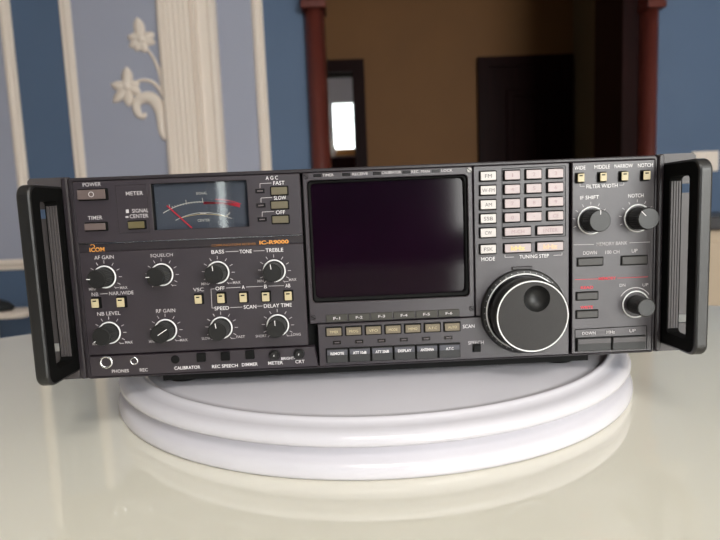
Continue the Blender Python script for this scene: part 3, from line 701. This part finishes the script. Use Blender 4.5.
# cupboard under the window
cb = thing('low_cupboard', 'dark low cupboard seen under the bright window through the doorway', 'cupboard', ((wx0+wx1)/2, YD-.2, FZ))
MB().box(-.7, .5, -.25, .19, 0, wz0-.13-FZ, MAHOGD).build('body', cb); MB().box(-.68, -.11, -.268, -.2505, .05, wz0-.17-FZ, MAHOGD).build('door', cb); MB().box(-.09, .48, -.268, -.2505, .05, wz0-.17-FZ, MAHOGD).build('door', cb)
v0 = at(331, 149, YD-.33)
vs = MB(); n = 24
vs.loops([[(r*cos(2*pi*i/n), r*sin(2*pi*i/n), z) for i in range(n)] for r, z in ((.03, 0), (.045, .02), (.06, .08), (.045, .15), (.025, .19), (.032, .21))], CRM, smooth=True)
vo = tag(vs.build('vase'), 'white vase on the dark cupboard beside the far window', 'vase'); vo.location = (v0.x, YD-.33, wz0-.13)

# --- small things by the walls
sp = at(704.5, 161.5, YB)
sw_ = thing('light_switch', 'cream rectangular switch plate on the blue wall behind the right handle', 'light switch', (sp.x, YB, sp.z))
MB().rr(-.062, .062, -.047, .047, 0, -.010, CRM, r=.006, c=.003).build('plate', sw_); MB().rr(-.045, -.004, -.032, .032, -.009, -.014, CRM, r=.002, c=.002).build('rocker', sw_); MB().rr(.004, .045, -.032, .032, -.009, -.014, CRM, r=.002, c=.002).build('rocker', sw_)
# sideboard at the right
Yb1 = 1.55; a = at(705, 226, Yb1); cbx = a.x-.12; zt1 = at(716, 217, Yb1).z
BEI = mat('beige_sideboard_paint', (.52, .42, .31), .5, noise=.03, nscale=5)
sb = thing('sideboard', 'beige sideboard with dark top against the blue wall at right', 'sideboard', (cbx+.55, Yb1+.27, FZ))
hh = zt1-FZ
MB().box(-.5, .5, -.22, .22, .06, hh-.05, BEI).build('body', sb, bevel=.004)
MB().box(-.53, .53, -.25, .25, hh-.049, hh, mat('dark_grey_top', (.05, .05, .055), .4)).build('top', sb, bevel=.006)
for x in (-.25, .25): MB().box(x-.235, x+.235, -.238, -.221, .10, hh-.09, BEI).build('door', sb, bevel=.003)
MB().box(-.48, .48, -.20, .20, 0, .06, MAHOGD).build('plinth', sb)
# white side table at the left with a dark bag
q = at(21, 313, 1.7)
st_ = thing('side_table', 'white side table by the blue wall at the left edge, beneath a dark bag', 'side table', (q.x-.42, 1.78, FZ))
h2 = q.z-FZ
L = [rrl(-.40, .42, -.07, .07, 0, .05, 6)]
MB().loops([[(x, z, h2-.024+dz) for x, _, z in rrl(-.40, .42, -.07, .07, 0, .03, 6)] for dz in (0, .024)], CRM).build('table_top', st_, bevel=.006, seg=3)
for x, y in ((-.33, -.045), (.22, -.045), (.22, .045), (-.33, .045)): MB().box(x-.018, x+.018, y-.018, y+.018, 0, h2-.0245, CRM).build('leg', st_)
bg = MB(); n = 24
bg.loops([[(a_*cos(2*pi*i/n), b_*sin(2*pi*i/n), z) for i in range(n)] for a_, b_, z in ((.16, .055, 0), (.17, .062, .01), (.15, .055, .03), (.10, .04, .05), (.04, .02, .058))], mat('black_fabric', (.01, .012, .014), .8), smooth=True)
bo = tag(bg.build('bag'), 'small black soft bag lying on the white side table at the left edge', 'bag'); bo.location = (q.x-.24, 1.78, q.z+.0005)

# ================================================================== LIGHT
w = bpy.data.worlds.new('world'); sc.world = w; w.use_nodes = True
bgn = w.node_tree.nodes['Background']; bgn.inputs[0].default_value = (.93, 1.0, .97, 1); bgn.inputs[1].default_value = 6
def area(name, loc, rot, sx_, sy_, power, col=(1, .98, .95)):
    l = bpy.data.lights.new(name, 'AREA'); l.shape = 'RECTANGLE'; l.size = sx_; l.size_y = sy_; l.energy = power; l.color = col
    o = bpy.data.objects.new(name, l); C.objects.link(o); o.location = loc; o.rotation_euler = rot; return o
for k, (w_, e, col) in enumerate(zip(wins, (74, .09, 4), ((1, .97, .93), (.90, .95, 1), (1, .97, .95)))):
    area('window_daylight', ((w_[0]+w_[1])/2, YR-.16, (w_[2]+w_[3])/2), (radians(90), 0, 0), w_[1]-w_[0]-.1, w_[3]-w_[2]-.1, e, col)
area('overhead_fill_light', (0, -1.5, 1.78), (0, 0, 0), .7, .7, 24, (1, .96, .9))  # added fill from above for table and turntable; no lamp hangs here
area('far_window_daylight', ((wx0+wx1)/2, YD-.02, (wz0+wz1)/2), (radians(-90), 0, 0), wx1-wx0, wz1-wz0, 3)
area('side_room_fill', (-1.58, 2.95, .5), (0, radians(-90), 0), .8, .7, 1.5, (1, .93, .85))  # added fill for the brown room from its left; the wall has no window
area('end_room_fill', (1.48, 5.0, .5), (0, radians(90), 0), .8, .7, 4, (.95, .95, 1))  # added fill to lift the sill and end room; no window on this side
sc.view_settings.view_transform = 'Standard'; sc.view_settings.look = 'None'; sc.view_settings.gamma = 1; sc.view_settings.use_curve_mapping = False
sc.view_settings.exposure = -0.05
sc.cycles.max_bounces = 8; sc.cycles.diffuse_bounces = 5; sc.cycles.caustics_reflective = False; sc.cycles.caustics_refractive = False
sc.cycles.sample_clamp_indirect = 5
sc.cycles.use_denoising = True
